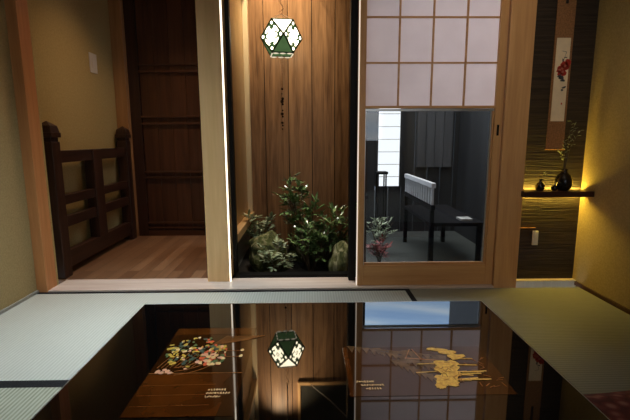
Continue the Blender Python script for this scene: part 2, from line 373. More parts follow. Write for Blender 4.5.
sw = thing('light_switch', 'cream light switch plate high on the tan hallway wall', 'switch', (-1.635, 3.45, 1.375))
MB().box(-1.635, -1.627, 3.40, 3.51, 1.375, 1.52).build('plate', 'white', sw, .003)
MB().box(-1.627, -1.622, 3.43, 3.48, 1.41, 1.485).build('rocker', 'white', sw, .001)

# ------------------------------------------------------------------ indoor garden niche
NB, NL, NR = 3.62, -.50, .345
w = MB(); xs = [NL, -.343, -.149, .043, .230, .40]
for a, c in zip(xs, xs[1:]):
    w.box(a+.003, c-.003, NB, NB+.02, -.1, 2.62)
w.build('wall_niche_back', 'plank')
struct(bpy.data.objects['wall_niche_back'], 'warm lit brown plank wall behind the indoor garden', 'wall')
sbox('wall_niche_backing', (-.62, .42, NB+.021, NB+.06, -.1, 2.64), 'black', 'dark backing seen in the plank joints', 'wall')
w=None
nl = root('wall_niche_left', 'left side wall of the indoor garden with golden panel above a sloping looking sill', 'wall', (-.5, 3.1, -.05))
MB().box(-.53, NL, 2.716, NB, .262, 2.62).build('panel', 'panel_z', nl)
MB().box(-.53, NL+.005, 2.716, NB, -.05, .205).build('lower_wall', 'plaster_grey', nl)
MB().box(-.53, -.452, 2.716, NB, .205, .262).build('rail', 'beam_y', nl, .003)
MB().box(-.529, -.462, 2.716, NB-.051, 2.02, 2.075).build('rail', 'beam_y', nl, .003)
MB().box(-.53, NL+.012, 2.716, NB-.051, 2.076, 2.61).build('upper_wall', 'plaster_grey', nl)
MB().box(NL, -.462, NB-.05, NB-.001, .262, 2.62).build('corner_post', 'post_cream', nl, .002)
sbox('wall_niche_right', (NR, NR+.014, 2.56, NB, -.05, 2.62), 'dark_z', 'dark right side wall of the indoor garden', 'wall')
sbox('ceiling_niche', (-.53, .36, 2.56, NB, 2.62, 2.68), 'black', 'dark ceiling of the indoor garden', 'ceiling')
sbox('wall_niche_top', (-.53, .36, 2.555, 2.60, 1.95, 2.62), 'plaster_grey', 'wall above the opening of the indoor garden', 'wall')
sbox('floor_niche', (-.62, .36, 2.605, NB, -.10, -.03), 'soil', 'dark soil bed of the indoor garden', 'ground')
vw = root('window_2', 'dark vent window with pale frame high on the plank wall', 'window', (.16, NB, 2.12))
MB().box(-.10, .344, NB-.02, NB, 2.085, 2.115).box(-.10, -.075, NB-.02, NB, 2.115, 2.6).build('window_frame', 'post_pale', vw, .002)
MB().box(-.075, .344, NB-.008, NB, 2.12, 2.6).build('dark_panel', 'vent', vw)

# hanging lantern (cuboctahedron of coloured glass)
LC = Vector((-.180, 3.28, 1.592)); S, HZ = .106, .112
lt = thing('stained_glass_lantern', 'lit white and green stained glass lantern hanging before the plank wall', 'lantern', LC)
ang = math.radians(-45+9)
def lv(x, y, z):
    c, s = math.cos(ang), math.sin(ang)
    # (1,1) diagonal rotated so that one waist corner looks at the viewer (-y)
    X, Y = x*c - y*s, x*s + y*c
    return Vector((LC.x + X*S, LC.y + Y*S, LC.z + z*HZ))
def rot_pt(p): return lv(*p)
top = [(1,0,1),(0,1,1),(-1,0,1),(0,-1,1)]; bot = [(1,0,-1),(0,1,-1),(-1,0,-1),(0,-1,-1)]; wst = [(1,1,0),(-1,1,0),(-1,-1,0),(1,-1,0)]
tris_up = [(wst[0], top[0], top[1]), (wst[1], top[1], top[2]), (wst[2], top[2], top[3]), (wst[3], top[3], top[0])]
tris_dn = [(wst[0], bot[1], bot[0]), (wst[1], bot[2], bot[1]), (wst[2], bot[3], bot[2]), (wst[3], bot[0], bot[3])]
sqs = [(top[0], wst[3], bot[0], wst[0]), (top[1], wst[0], bot[1], wst[1]), (top[2], wst[1], bot[2], wst[2]), (top[3], wst[2], bot[3], wst[3])]
for t in tris_up:
    m = MB(); m.poly([rot_pt(p) for p in t]); m.build('glass_panel', 'lamp_white', lt)
for t in tris_dn:
    m = MB(); m.poly([rot_pt(p) for p in t]); o = m.build('glass_panel', 'lamp_green', lt); o['label'] = 'green glass triangle'
for q in sqs:
    P = [rot_pt(p) for p in q]; m = MB(); m.poly(P); o = m.build('glass_panel', 'lamp_green', lt)
    cen = sum(P, Vector())/4; nrm = (P[1]-P[0]).cross(P[3]-P[0]).normalized()
    if nrm.dot(cen-LC) < 0: nrm = -nrm
    a_, c_ = (P[1]-P[0])/2, (P[3]-P[0])/2
    fl = MB()
    def petal(fx, fy, rx, ry, rot):
        pts = []
        for k in range(10):
            t = 2*PI*k/10; x, y = rx*math.cos(t), ry*math.sin(t)
            pts.append(cen+nrm*.002+a_*(fx+x*math.cos(rot)-y*math.sin(rot))+c_*(fy+x*math.sin(rot)+y*math.cos(rot)))
        fl.poly(pts)
    petal(0, 0, .13, .13, 0)
    for k in range(6):
        t = k*PI/3+.3; petal(.42*math.cos(t), .42*math.sin(t), .25, .205, t)
    for fx in (-1, 1):
        for fy in (-1, 1): petal(fx*.76, fy*.76, .14, .14, 0)
    for t in (0, PI/2, PI, 3*PI/2): petal(.74*math.cos(t), .74*math.sin(t), .13, .40, t)
    fl.build('petal_glass', 'lamp_white', o)['label'] = 'white glass flower'
m = MB(); m.poly([rot_pt(p) for p in bot]); o = m.build('glass_panel', 'lamp_green', lt); o['label'] = 'green glass bottom'
m = MB()
for f in tris_up+tris_dn:
    for i in range(3): m.tube([rot_pt(f[i]), rot_pt(f[(i+1) % 3])], .0052, 5)
m.build('came_frame', 'lead', lt)
m = MB()
for i in range(4):
    a, c = rot_pt(bot[i]), rot_pt(bot[(i+1) % 4])
    for k in range(3):
        p = a.lerp(c, (k+.5)/3) + Vector((0, 0, -.008)); w_ = (c-a)/3*.42
        m.tube([p-w_, p-w_*.6, p, p+w_*.6, p+w_], [.001, .004, .0055, .004, .001], 7)
m.build('bead_fringe', 'lamp_bead', lt)
m = MB(); zt = LC.z+HZ
for i in range(4): m.tube([rot_pt(top[i]), (LC.x, LC.y, zt+.055)], .0022, 5)
m.tube([(LC.x+.010*math.cos(a), LC.y, zt+.066+.012*math.sin(a)) for a in [k*PI/6 for k in range(13)]], .0022, 5)
pts = [(LC.x+.004+.012*math.sin(k*.9), LC.y, zt+.075+.012*k) for k in range(12)]
m.tube(pts, .0032, 5); m.build('hanging_wire', 'copper', lt)
MB().tube([(LC.x+.004, LC.y, zt+.19), (LC.x+.004, LC.y, 2.0), (LC.x+.002, LC.y, 2.62)], .004, 6).build('cord', 'cord', lt)
m = MB().tube([(LC.x, LC.y, LC.z-HZ-.01), (LC.x+.003, LC.y, 1.25), (LC.x, LC.y, .945)], .0017, 5)
k = LC.z-HZ-.03
while k > 1.24: m.lathe((LC.x+.001, LC.y, k), [(.001, -.004), (.0052, 0), (.001, .004)], 7); k -= .011
m.build('chain', 'copper', lt)
for z, r in ((1.235, .009), (1.20, .006), (1.165, .011), (1.145, .013), (1.125, .009), (1.08, .007), (1.055, .012), (1.035, .008), (.99, .010), (.97, .007), (.945, .006)):
    MB().lathe((LC.x+rnd.uniform(-.004, .004), LC.y, z), [(.001, -r), (r*.8, -r*.6), (r, 0), (r*.8, r*.6), (.001, r)], 8).build('bead', 'bead', lt)
o = tag(MB().tube([(.02, 3.597, 2.10), (.045, 3.50, 2.072), (.19, 3.50, 2.20), (.324, 3.50, 2.346), (.343, 3.50, 2.37)], .0045, 6).build('slack_cable', 'whitep', None), 'thin pale cable slanting across the vent window high in the plank niche', 'cable')

# rocks
def rock(name, c, s, m, label, seed, group='rocks of the indoor garden'):
    bm = bmesh.new(); bmesh.ops.create_icosphere(bm, subdivisions=4, radius=1)
    for v in bm.verts:
        n = noise.fractal(v.co*1.3+Vector((seed, 0, 0)), 1.0, 2.0, 4); v.co *= 1+.28*n
        v.co = Vector((v.co.x*s[0], v.co.y*s[1], v.co.z*s[2]))
    mb = MB(); mb.bm.free(); mb.bm = bm
    mb.bm.verts.ensure_lookup_table(); zmin = min(v.co.z for v in bm.verts)
    bmesh.ops.translate(bm, verts=bm.verts[:], vec=Vector(c))
    o = mb.build(name, m, None, smooth=True, base=(c[0], c[1], c[2]+zmin)); tag(o, label, 'rock', group); return o
rock('garden_rock', (-.275, 2.93, .07), (.135, .12, .155), 'rock', 'mossy rock at the left of the indoor garden under low leaves', 3.1)
rock('garden_rock', (.235, 2.80, .045), (.085, .07, .135), 'rock2', 'pale streaked upright rock at the right of the indoor garden', 8.4)
rock('garden_rock', (.03, 3.15, .05), (.17, .10, .15), 'rock', 'rounded rock half hidden behind the shrub in the indoor garden', 5.7)

def shrub(name, base, label, h, spread, stems, leaves, ll, lmat, seed, lean=(0, 0), group=None, bare=.35, cat='shrub'):
    r = random.Random(seed); t = thing(name, label, cat, base, group); B = Vector(base)
    sm, lm = MB(), MB()
    for s in range(stems):
        a = r.uniform(0, 2*PI); rad = spread*r.uniform(.15, 1); hh = h*r.uniform(.55, 1) if s else h
        end = B+Vector((math.cos(a)*rad+lean[0], math.sin(a)*rad*.7+lean[1], hh)); st = B+Vector((r.uniform(-.015, .015), r.uniform(-.015, .015), -.004))
        mid = st.lerp(end, .5)+Vector((r.uniform(-.03, .03), r.uniform(-.03, .03), .02))
        path = [st.lerp(mid, k/3)*(1-k/6)+mid.lerp(end, k/3)*(k/6) if 0 else (1-k/6)**2*st+2*(1-k/6)*(k/6)*mid+(k/6)**2*end for k in range(7)]
        sm.tube(path, [.0045*(1-.11*k) for k in range(7)], 5)
        for tw in range(5):
            f = r.uniform(bare, 1); i = min(5, int(f*6)); p = path[i].lerp(path[i+1], f*6-i)
            dr = Vector((r.uniform(-1, 1), r.uniform(-1, 1), r.uniform(-.1, .8))).normalized(); L = spread*r.uniform(.25, .6); q = p+dr*L
            sm.tube([p, p.lerp(q, .5)+Vector((0, 0, .008)), q], .0016, 4)
            for l in range(leaves):
                g = .25+.75*(l+.5)/leaves; c = p.lerp(q, g); side = dr.cross(Vector((0, 0, 1))).normalized()*(1 if l % 2 else -1)
                lm.leaf(c, side*.8+dr*.7+Vector((r.uniform(-.4, .4), r.uniform(-.4, .4), r.uniform(-.35, .45))), ll*r.uniform(.7, 1.2), ll*r.uniform(.34, .5))
            lm.leaf(q, dr+Vector((0, 0, r.uniform(-.3, .3))), ll*1.1, ll*.42)
    sm.build('stem', 'bark', t, smooth=True); lm.build('foliage', lmat, t)
    return t
gz = -.03
shrub('garden_shrub', (-.02, 3.02, gz), 'tall leafy green shrub at the centre of the indoor garden', .60, .14, 10, 5, .062, 'leaf', 11, (-.02, 0), 'shrubs of the indoor garden')
shrub('garden_shrub', (.13, 2.95, gz), 'bushy green shrub above the pale streaked rock', .43, .17, 12, 5, .058, 'leaf', 23, (.04, 0), 'shrubs of the indoor garden')
shrub('garden_shrub', (-.13, 3.22, gz), 'slender sprig rising behind the mossy rock of the indoor garden', .66, .07, 5, 4, .056, 'leaf2', 31, (0, 0), 'shrubs of the indoor garden', .55)
shrub('garden_shrub', (-.36, 3.20, gz), 'low grey green plant against the left side of the indoor garden', .34, .13, 8, 4, .058, 'leaf2', 42, (0, 0), 'shrubs of the indoor garden')
shrub('garden_shrub', (-.20, 2.79, gz), 'small low plant in front of the mossy rock', .19, .11, 6, 4, .046, 'leaf2', 51, (0, 0), 'shrubs of the indoor garden')
shrub('garden_shrub', (.02, 2.86, gz), 'open leafy shrub in front of the hidden rock', .33, .14, 8, 4, .056, 'leaf', 67, (0, 0), 'shrubs of the indoor garden')

# ------------------------------------------------------------------ sliding door with paper above and glass below
d = root('door_1', 'light wood sliding door with paper grid above and glass below', 'door', (.69, 2.455, .01))
y0, y1 = 2.435, 2.468
MB().box(.290, .326, y0, y1, .012, 1.86).build('stile', 'door_z', d, .002)
MB().box(1.050, 1.094, y0, y1, .012, 1.86).build('stile', 'door_z', d, .002)
MB().box(.288, .290, y0-.002, y1, .012, 1.86).build('edge_strip', 'edge_glow', d)['label'] = 'thin pale edge strip with its highlight put in as glow'
MB().box(.326, 1.050, y0, y1, .012, .132).build('bottom_rail', 'door_x', d, .002)
MB().box(.326, 1.050, y0, y1, 1.80, 1.86).build('top_rail', 'door_x', d, .002)
b = MB().box(.326, 1.050, y0+.004, y0+.016, 1.036, 1.050)
xs = [.323+.1835*k for k in range(5)]; zs = [1.043+.2365*k for k in range(4)]
for x in xs[1:4]: b.box(x-.0045, x+.0045, y0+.004, y0+.016, 1.05, 1.80)
for z in zs[1:]: b.box(.326, 1.05, y0+.005, y0+.015, z-.0045, z+.0045)
b.build('lattice', 'door_x', d)
MB().box(.326, 1.050, y0+.0162, y0+.0170, 1.040, 1.80).build('paper', 'shoji', d)
MB().box(.326, .331, y1-.018, y1-.002, .132, 1.036).box(1.030, 1.036, y1-.0235, y1-.0185, .148, 1.030).box(.331, 1.05, y1-.018, y1-.002, 1.022, 1.034).build('pane_bead', 'alu', d)['label'] = 'pale bead around the glass'
MB().box(1.043, 1.050, y1-.018, y1-.002, .132, 1.021).build('side_bead', 'door_z', d)
MB().box(.331, 1.043, y1-.018, y1-.002, .132, .146).build('lower_bead', 'door_x', d)
MB().box(.331, 1.043, y1-.012, y1-.008, .146, 1.022).build('glass_pane', 'glass', d)
MB().box(1.066, 1.078, y0-.0015, y0+.001, .885, .945).build('finger_pull', 'black', d)['label'] = 'small black finger pull'

# ------------------------------------------------------------------ mats
def mat_thing(x0, x1, y0, y1, m, label, edges, lx, ly):
    t = thing('tatami_mat', label, 'mat', (lx, ly, -.03), 'straw mats of the room')
    MB().box(x0, x1, y0, y1, -.03, .0).build('woven_surface', m, t)
    for e in edges: MB().box(*e, -.002, .0012).build('cloth_edging', 'edging', t)
mat_thing(LX, .564, 1.448, 2.402, 'tat_far', 'straw mat lying along the door sill, daylight paleness put into its colour', [(LX, .564, 2.376, 2.402), (LX, .532, 1.448, 1.470)], -.5, 1.92)
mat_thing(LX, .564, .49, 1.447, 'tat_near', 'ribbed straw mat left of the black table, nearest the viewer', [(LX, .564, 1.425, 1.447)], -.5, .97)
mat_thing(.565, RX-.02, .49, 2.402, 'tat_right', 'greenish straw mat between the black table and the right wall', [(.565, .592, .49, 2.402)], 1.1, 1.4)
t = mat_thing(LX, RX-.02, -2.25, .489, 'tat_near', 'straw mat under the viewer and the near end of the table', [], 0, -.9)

# ------------------------------------------------------------------ lacquer table
TZ = .385; tx0, tx1, ty0, ty1 = -.492, .528, .02, 1.232
tb = thing('lacquer_table', 'low black lacquer table with mirror gloss top and gold pictures', 'table', ((tx0+tx1)/2, (ty0+ty1)/2, 0))
m = MB(); r = .012; pts = []
for cx, cy, a0 in ((tx1-r, ty1-r, 0), (tx0+r, ty1-r, 90), (tx0+r, ty0+r, 180), (tx1-r, ty0+r, 270)):
    for k in range(5): a = math.radians(a0+90*k/4); pts.append((cx+r*math.cos(a), cy+r*math.sin(a)))
m.prism(pts, TZ-.03, TZ); top_ = m.build('tabletop', 'lacquer', tb)
bv = top_.modifiers.new('bevel', 'BEVEL'); bv.width = .0035; bv.segments = 3; bv.limit_method = 'ANGLE'
MB().box(tx0+.05, tx1-.05, ty1-.08, ty1-.05, .30, TZ-.03).box(tx0+.05, tx1-.05, ty0+.05, ty0+.08, .30, TZ-.03).box(tx0+.05, tx0+.08, ty0+.08, ty1-.08, .30, TZ-.03).box(tx1-.08, tx1-.05, ty0+.08, ty1-.08, .30, TZ-.03).build('apron', 'lacquer', tb, .003)
for x in (tx0+.045, tx1-.125):
    for y in (ty0+.045, ty1-.125): MB().box(x, x+.08, y, y+.08, .0014, .355).build('leg', 'lacquer', tb, .004)
E = .0004
def flat(name, polys, mt, z, label=None, par=None):
    m = MB()
    for i, p in enumerate(polys): m.prism(p, z-.0002, z+.0002+i*3e-6)
    o = m.build(name, mt, par or top_)
    if label: o['label'] = label
    return o
def rect(a, b, c, e): return [(a, c), (b, c), (b, e), (a, e)]
def blob(cx, cy, rx, ry, n=10, j=.25, r=rnd, rot=0):
    out = []
    for k in range(n):
        a = 2*PI*k/n; q = 1+r.uniform(-j, j); x, y = rx*q*math.cos(a), ry*q*math.sin(a)
        out.append((cx+x*math.cos(rot)-y*math.sin(rot), cy+x*math.sin(rot)+y*math.cos(rot)))
    return out
def stroke(a, b, w):
    dx, dy = b[0]-a[0], b[1]-a[1]; L = math.hypot(dx, dy) or 1; nx, ny = -dy/L*w/2, dx/L*w/2
    return [(a[0]+nx, a[1]+ny), (b[0]+nx, b[1]+ny), (b[0]-nx, b[1]-ny), (a[0]-nx, a[1]-ny)]
# left picture: flower cart on amber ground
flat('picture_ground', [rect(-.335, -.135, .695, 1.055)], 'brown_glaze', TZ+E)
flat('cart_body', [[(-.335, .695), (-.165, .695), (-.162, .76), (-.172, .80), (-.158, .835), (-.335, .835)]], 'brown_glaze2', TZ+2*E, 'amber wooden cart body')
flat('picture_band', [rect(-.335, -.135, 1.02, 1.055)], 'brown_glaze2', TZ+2*E)
L = []
for k in range(3): L.append(stroke((-.33, .725+.034*k), (-.185, .725+.034*k+.003), .0004))
for R_, cx, cy in ((.10, -.30, .93), (.085, -.30, .93), (.07, -.30, .93)):
    pr = None
    for k in range(13):
        a = math.radians(-80+k*8); p = (cx+R_*1.1*math.cos(a), cy+R_*math.sin(a))
        if pr: L.append(stroke(pr, p, .0016))
        pr = p
for k in range(9):
    L.append(stroke((-.325+.009*k, .86), (-.305+.011*k, .93), .001))
L += [stroke((-.335, .838), (-.14, .838), .002), stroke((-.24, .932), (-.155, .934), .0014), stroke((-.22, .905), (-.155, .907), .0014)]
for k in range(14):
    L.append(stroke((-.23+.006*k, .96+.002*k), (-.20+.007*k, 1.01), .0014))
flat('gold_lines', L, 'gold_line', TZ+3*E)
cols = ['in_red', 'in_green', 'in_teal', 'in_cream', 'in_yellow', 'in_pink', 'in_green', 'in_teal', 'in_yellow', 'in_red']
groups = {c: [] for c in cols}
lay = random.Random(5)
for i in range(150):
    u = lay.random(); cx = -.325+.135*u; cy = .93+.05*(lay.random()+lay.random()-1)*(.45+1.2*math.sin(PI*min(1, u*1.1+.05)))+(.012 if u > .5 else 0)
    c = cols[int(lay.random()*len(cols))] if u > .35 else lay.choice(['in_green', 'in_yellow', 'in_teal', 'in_cream', 'in_yellow'])
    groups[c].append(blob(cx, cy, lay.uniform(.0024, .0058), lay.uniform(.003, .007), 7, .4, lay))
for i in range(34):
    cx = -.245+.055*lay.random(); cy = .868+.05*lay.random(); groups[lay.choice(['in_red', 'in_cream', 'in_red', 'in_pink', 'in_green'])].append(blob(cx, cy, .0055, .006, 8, .35, lay))
for cx, cy in ((-.318, .843), (-.306, .85), (-.298, .843), (-.309, .838), (-.290, .838)): groups['in_pink'].append(blob(cx, cy, .0055, .006, 8, .3, lay))
groups['in_cream'] += [blob(-.153, .934, .0045, .006, 8, .2, lay), blob(-.153, .907, .0045, .006, 8, .2, lay)]
for i in range(14):
    a = lay.uniform(0, 2*PI); groups['in_red'].append(stroke((-.225+.005*math.cos(a), .885+.005*math.sin(a)), (-.225+.02*math.cos(a), .885+.018*math.sin(a)), .003))
for q, (c, pl) in enumerate(groups.items()):
    if pl:
        for jz, chunk in enumerate((pl[0::2], pl[1::2])):
            if chunk: pass
        flat('flower_inlay', pl, c, TZ+(4+q*.5)*E, c.split('_')[1]+' coloured flowers')
# right picture: pines and gold clouds
flat('picture_ground', [rect(.080, .400, .748, .942)], 'faint_glaze', TZ+E)
flat('picture_band', [rect(.080, .090, .748, .942)], 'brown_glaze2', TZ+2*E)
L = []; pr = random.Random(9)
for row, (xa, ya, xb, yb, n) in enumerate(((.10, .935, .30, .885, 13), (.16, .925, .28, .835, 11), (.19, .87, .27, .79, 9))):
    for k in range(n):
        f = k/(n-1); cx, cy = xa+(xb-xa)*f, ya+(yb-ya)*f
        L.append([(cx-.010, cy+.014), (cx+.010, cy+.012), (cx+.004, cy-.004), (cx, cy-.016-pr.random()*.006), (cx-.004, cy-.002)])
for k in range(18):
    cx, cy = pr.uniform(.20, .30), pr.uniform(.86, .935); L.append(blob(cx, cy, .012, .012, 9, .3, pr))
flat('pine_boughs', L, 'grey_glaze', TZ+2.5*E)
L = [blob(.300, .925, .022, .007, 12, .3, pr), blob(.318, .915, .018, .009, 12, .3, pr), blob(.330, .893, .018, .014, 12, .35, pr), blob(.285, .930, .012, .005, 9, .3, pr)]
for cx, cy, s_ in ((.290, .862, .016), (.305, .848, .018), (.285, .838, .016), (.300, .822, .016), (.275, .805, .015), (.288, .790, .014), (.268, .788, .012), (.315, .865, .012), (.262, .778, .010), (.298, .834, .018), (.292, .85, .016), (.29, .806, .015)):
    L.append(blob(cx, cy, s_, s_*.95, 22, .22, pr))
for k in range(12):
    cx = pr.uniform(.30, .35); cy = pr.choice([.868, .858, .828, .82, .80, .885, .90]); L.append(stroke((cx-.02, cy), (cx+.025, cy+pr.uniform(-.006, .006)), .0035))
L += [stroke((.235, .862), (.28, .865), .0022), stroke((.225, .828), (.27, .832), .0022)]
flat('gold_clouds', L, 'gold', TZ+4*E, 'bright gold leaf clouds')
L = []
for k in range(26):
    a = pr.uniform(0, PI); cx, cy = pr.uniform(.272, .315), pr.uniform(.79, .87); L.append(stroke((cx, cy), (cx+.012*math.cos(a), cy+.012*math.sin(a)), .0012))
flat('gold_lines', L, 'gold_line', TZ+5.5*E)
L = []
for k in range(22):
    cx, cy = pr.uniform(.335, .395), pr.uniform(.76, .9); a = pr.uniform(0, PI); L.append(stroke((cx, cy), (cx+.014*math.cos(a), cy+.014*math.sin(a)), .0014))
L += [stroke((.215, .89), (.30, .875), .003), stroke((.215, .885), (.235, .93), .002), stroke((.24, .93), (.25, .885), .002)]
flat('gold_lines', L, 'gold_line', TZ+3*E)
# brush lettering on both pictures: three short running lines each
def lettering(x, y, step, dx):
    r = random.Random(int(x*1000)); L = []
    for row in range(3):
        cx = x+row*dx; cy = y-row*step; n = (7, 9, 6)[row]
        for k in range(n):
            px = cx+k*.0052
            for q in range(3):
                a = r.uniform(0, PI); l = r.uniform(.002, .004)
                L.append(stroke((px-l*math.cos(a)/1.4, cy-l*math.sin(a)), (px+l*math.cos(a)/1.4, cy+l*math.sin(a)), .0013))
    return flat('lettering', L, 'pale_gold', TZ+4*E, 'small gold brush lettering')
lettering(.098, .797, .0125, .0085); lettering(-.195, .776, .0115, -.001)

e_ = .0018
m = MB()
for a, b in (((tx0+.004, ty0+.004), (tx1-.004, ty0+.004)), ((tx1-.004, ty0+.004), (tx1-.004, ty1-.004)), ((tx1-.004, ty1-.004), (tx0+.004, ty1-.004)), ((tx0+.004, ty1-.004), (tx0+.004, ty0+.004))):
    m.prism(stroke(a, b, .0022), TZ-.0005, TZ+.0004)
m.build('rim_line', 'alu', top_)['label'] = 'thin silvery line around the table edge'
# floor cushion
bm = bmesh.new(); bmesh.ops.create_cube(bm, size=1); bmesh.ops.subdivide_edges(bm, edges=bm.edges[:], cuts=10, use_grid_fill=True)
for v in bm.verts:
    x, y = v.co.x*2, v.co.y*2; e = (1-abs(x)**4)*(1-abs(y)**4); v.co.z = v.co.z*(.016+.055*max(0, e)**.6)/1
    v.co.x = x*.28*(1-.05*(1-abs(y))**1); v.co.y = y*.28*(1-.05*(1-abs(x)))
bmesh.ops.rotate(bm, verts=bm.verts[:], cent=(0, 0, 0), matrix=Matrix.Rotation(.08, 3, 'Z'))
zm = min(v.co.z for v in bm.verts); bmesh.ops.translate(bm, verts=bm.verts[:], vec=(.955, 1.005, -zm+.001))
mb = MB(); mb.bm.free(); mb.bm = bm
tag(mb.build('floor_cushion', 'cushion', None, smooth=True, base=(.955, 1.005, 0)), 'dull red patterned floor cushion right of the black table', 'cushion')

# ------------------------------------------------------------------ alcove
sh = thing('display_shelf', 'dark wooden wall shelf glowing yellow behind, in the alcove', 'shelf', (1.43, 2.43, .54))
MB().box(1.222, 1.235, 2.375, 2.419, .540, .572).box(1.235, RX-.001, 2.375, 2.478, .540, .572).build('board', 'shelf', sh, .002)
MB().box(1.24, RX-.004, 2.480, 2.498, .548, .564).build('led_strip', None, sh)
bpy.data.objects['led_strip'].data.materials.append(emit('led_amber', (1, .70, .14), 9)); bpy.data.objects['led_strip']['label'] = 'glowing amber strip'
SZ = .572
v = thing('round_vase', 'large dark round vase holding tall twigs on the alcove shelf', 'vase', (1.472, 2.435, SZ))
MB().lathe((1.472, 2.435, SZ), [(.026, 0), (.038, .012), (.046, .040), (.046, .062), (.036, .086), (.020, .100), (.015, .106), (.015, .114), (.019, .121), (.014, .121), (.011, .10)], 32).build('body', 'vase', v, smooth=True)
sp = thing('flower_twigs', 'thin leafy twigs standing in the large dark round vase', 'twigs', (1.472, 2.435, SZ+.125))
sm, lm = MB(), MB(); r = random.Random(4)
for dx, dz in ((.022, .245), (.008, .27), (-.012, .16), (.045, .22), (-.03, .10)):
    p0 = Vector((1.472, 2.435, SZ+.115)); p1 = Vector((1.472+dx*.4, 2.435, SZ+.12+dz*.5)); p2 = Vector((1.472+dx*1.4, 2.43, SZ+.12+dz))
    sm.tube([p0, p1, p2], [.0022, .0018, .001], 5)
    for k in range(8):
        c = p1.lerp(p2, k/7); lm.leaf(c, Vector((r.uniform(-1, 1), r.uniform(-.6, .2), r.uniform(0, .8))), .024, .011)
sm.build('stem', 'bark', sp); lm.build('foliage', 'leaf2', sp)
v = thing('bud_vase', 'small dark bottle vase at the left end of the alcove shelf', 'vase', (1.335, 2.43, SZ))
MB().lathe((1.335, 2.43, SZ), [(.016, 0), (.023, .008), (.025, .028), (.018, .042), (.008, .050), (.008, .062), (.011, .066), (.008, .066)], 24).build('body', 'vase', v, smooth=True)
sp = thing('flower_sprig', 'tiny pale sprig in the small bottle vase', 'sprig', (1.335, 2.43, SZ+.06))
MB().tube([(1.335, 2.43, SZ+.055), (1.345, 2.43, SZ+.09), (1.362, 2.43, SZ+.10)], .0012, 5).build('stem', 'bark', sp)
lm = MB()
for k in range(5): lm.leaf(Vector((1.357, 2.43, SZ+.10)), Vector((math.cos(k*1.26), -.3, math.sin(k*1.26))), .014, .008)
lm.build('blossom', 'leaf2', sp)
# lidded incense jar beside the vase
jr = thing('incense_jar', 'little dark round jar touching the large vase on the shelf', 'jar', (1.416, 2.425, SZ))
MB().lathe((1.416, 2.425, SZ), [(.010, 0), (.017, .008), (.017, .022), (.012, .028), (.004, .030), (.005, .036), (.001, .038)], 20).build('body', 'vase', jr, smooth=True)
# hanging scroll
Ys = 2.490
sc = thing('hanging_scroll', 'narrow hanging scroll with red peony on the dark alcove wall', 'scroll', (1.435, Ys, .80))
MB().box(1.383, 1.487, Ys, Ys+.003, .81, 1.95).build('mounting', 'mount', sc)
MB().box(1.396, 1.474, Ys-.0015, Ys, .965, 1.420).build('painting', 'paper', sc)
MB().tube([(1.378, Ys-.003, .806), (1.492, Ys-.003, .806)], .005, 10).build('roller', 'mount', sc, smooth=True)
MB().tube([(1.372, Ys-.004, 1.95), (1.498, Ys-.004, 1.95)], .006, 8).build('top_rod', 'shelf', sc, smooth=True)
MB().tube([(1.40, Ys-.006, 1.95), (1.435, Ys-.004, 2.02), (1.47, Ys-.006, 1.95)], .002, 5).build('hanging_cord', 'cord', sc)
MB().box(1.428, 1.442, Ys-.004, Ys, 1.60, 1.92).build('hanging_ribbon', 'cord', sc)
def paint(polys, mt, name, yy):
    m = MB()
    for p in polys:
        m._f([m.bm.verts.new((x, yy, z)) for x, z in p])
    pa = [o for o in sc.children if o.name.startswith('painting')][0]
    m.build(name, mt, pa)
r = random.Random(3)
paint([blob(1.440+dx, 1.255+dz, .017, .018, 10, .3, r) for dx, dz in ((0, 0), (.018, .01), (-.018, -.004), (.006, .022), (.004, -.022), (.026, .03), (-.012, -.02))], 'ink_red', 'painted_peony', Ys-.0022)
paint([blob(1.438+dx, 1.255+dz, .008, .007, 8, .3, r) for dx, dz in ((0, 0), (.016, .014), (-.014, -.006), (.004, -.018))], 'ink_pink', 'painted_petals', Ys-.0028)
paint([blob(1.436, 1.205, .014, .011, 9, .4, r), blob(1.425, 1.215, .014, .008, 9, .4, r, .6), blob(1.446, 1.19, .012, .008, 9, .4, r), blob(1.438, 1.30, .004, .012, 7, .3, r), blob(1.452, 1.315, .010, .003, 7, .3, r), blob(1.455, 1.152, .013, .006, 8, .4, r, .5), blob(1.448, 1.138, .008, .006, 8, .3, r), stroke((1.44, 1.29), (1.455, 1.345), .002), stroke((1.455, 1.345), (1.43, 1.35), .002)], 'ink_dark', 'painted_leaves', Ys-.0025)
paint([rect(1.447, 1.454, 1.058, 1.068)], 'ink_red', 'seal', Ys-.0025)
ol = thing('wall_outlet', 'pale upright socket plate low on the dark alcove wall', 'outlet', (1.367, 2.50, .234))
MB().box(1.350, 1.384, 2.492, 2.50, .234, .322).build('plate', 'white', ol, .002)
MB().box(1.360, 1.374, 2.4905, 2.492, .250, .306).build('socket_cover', 'white', ol, .0006)
tag(MB().box(1.236, 1.365, 2.490, 2.50, .338, .343).build('wooden_strip', 'mount'), 'thin brown strip above the socket plate on the alcove wall', 'strip')

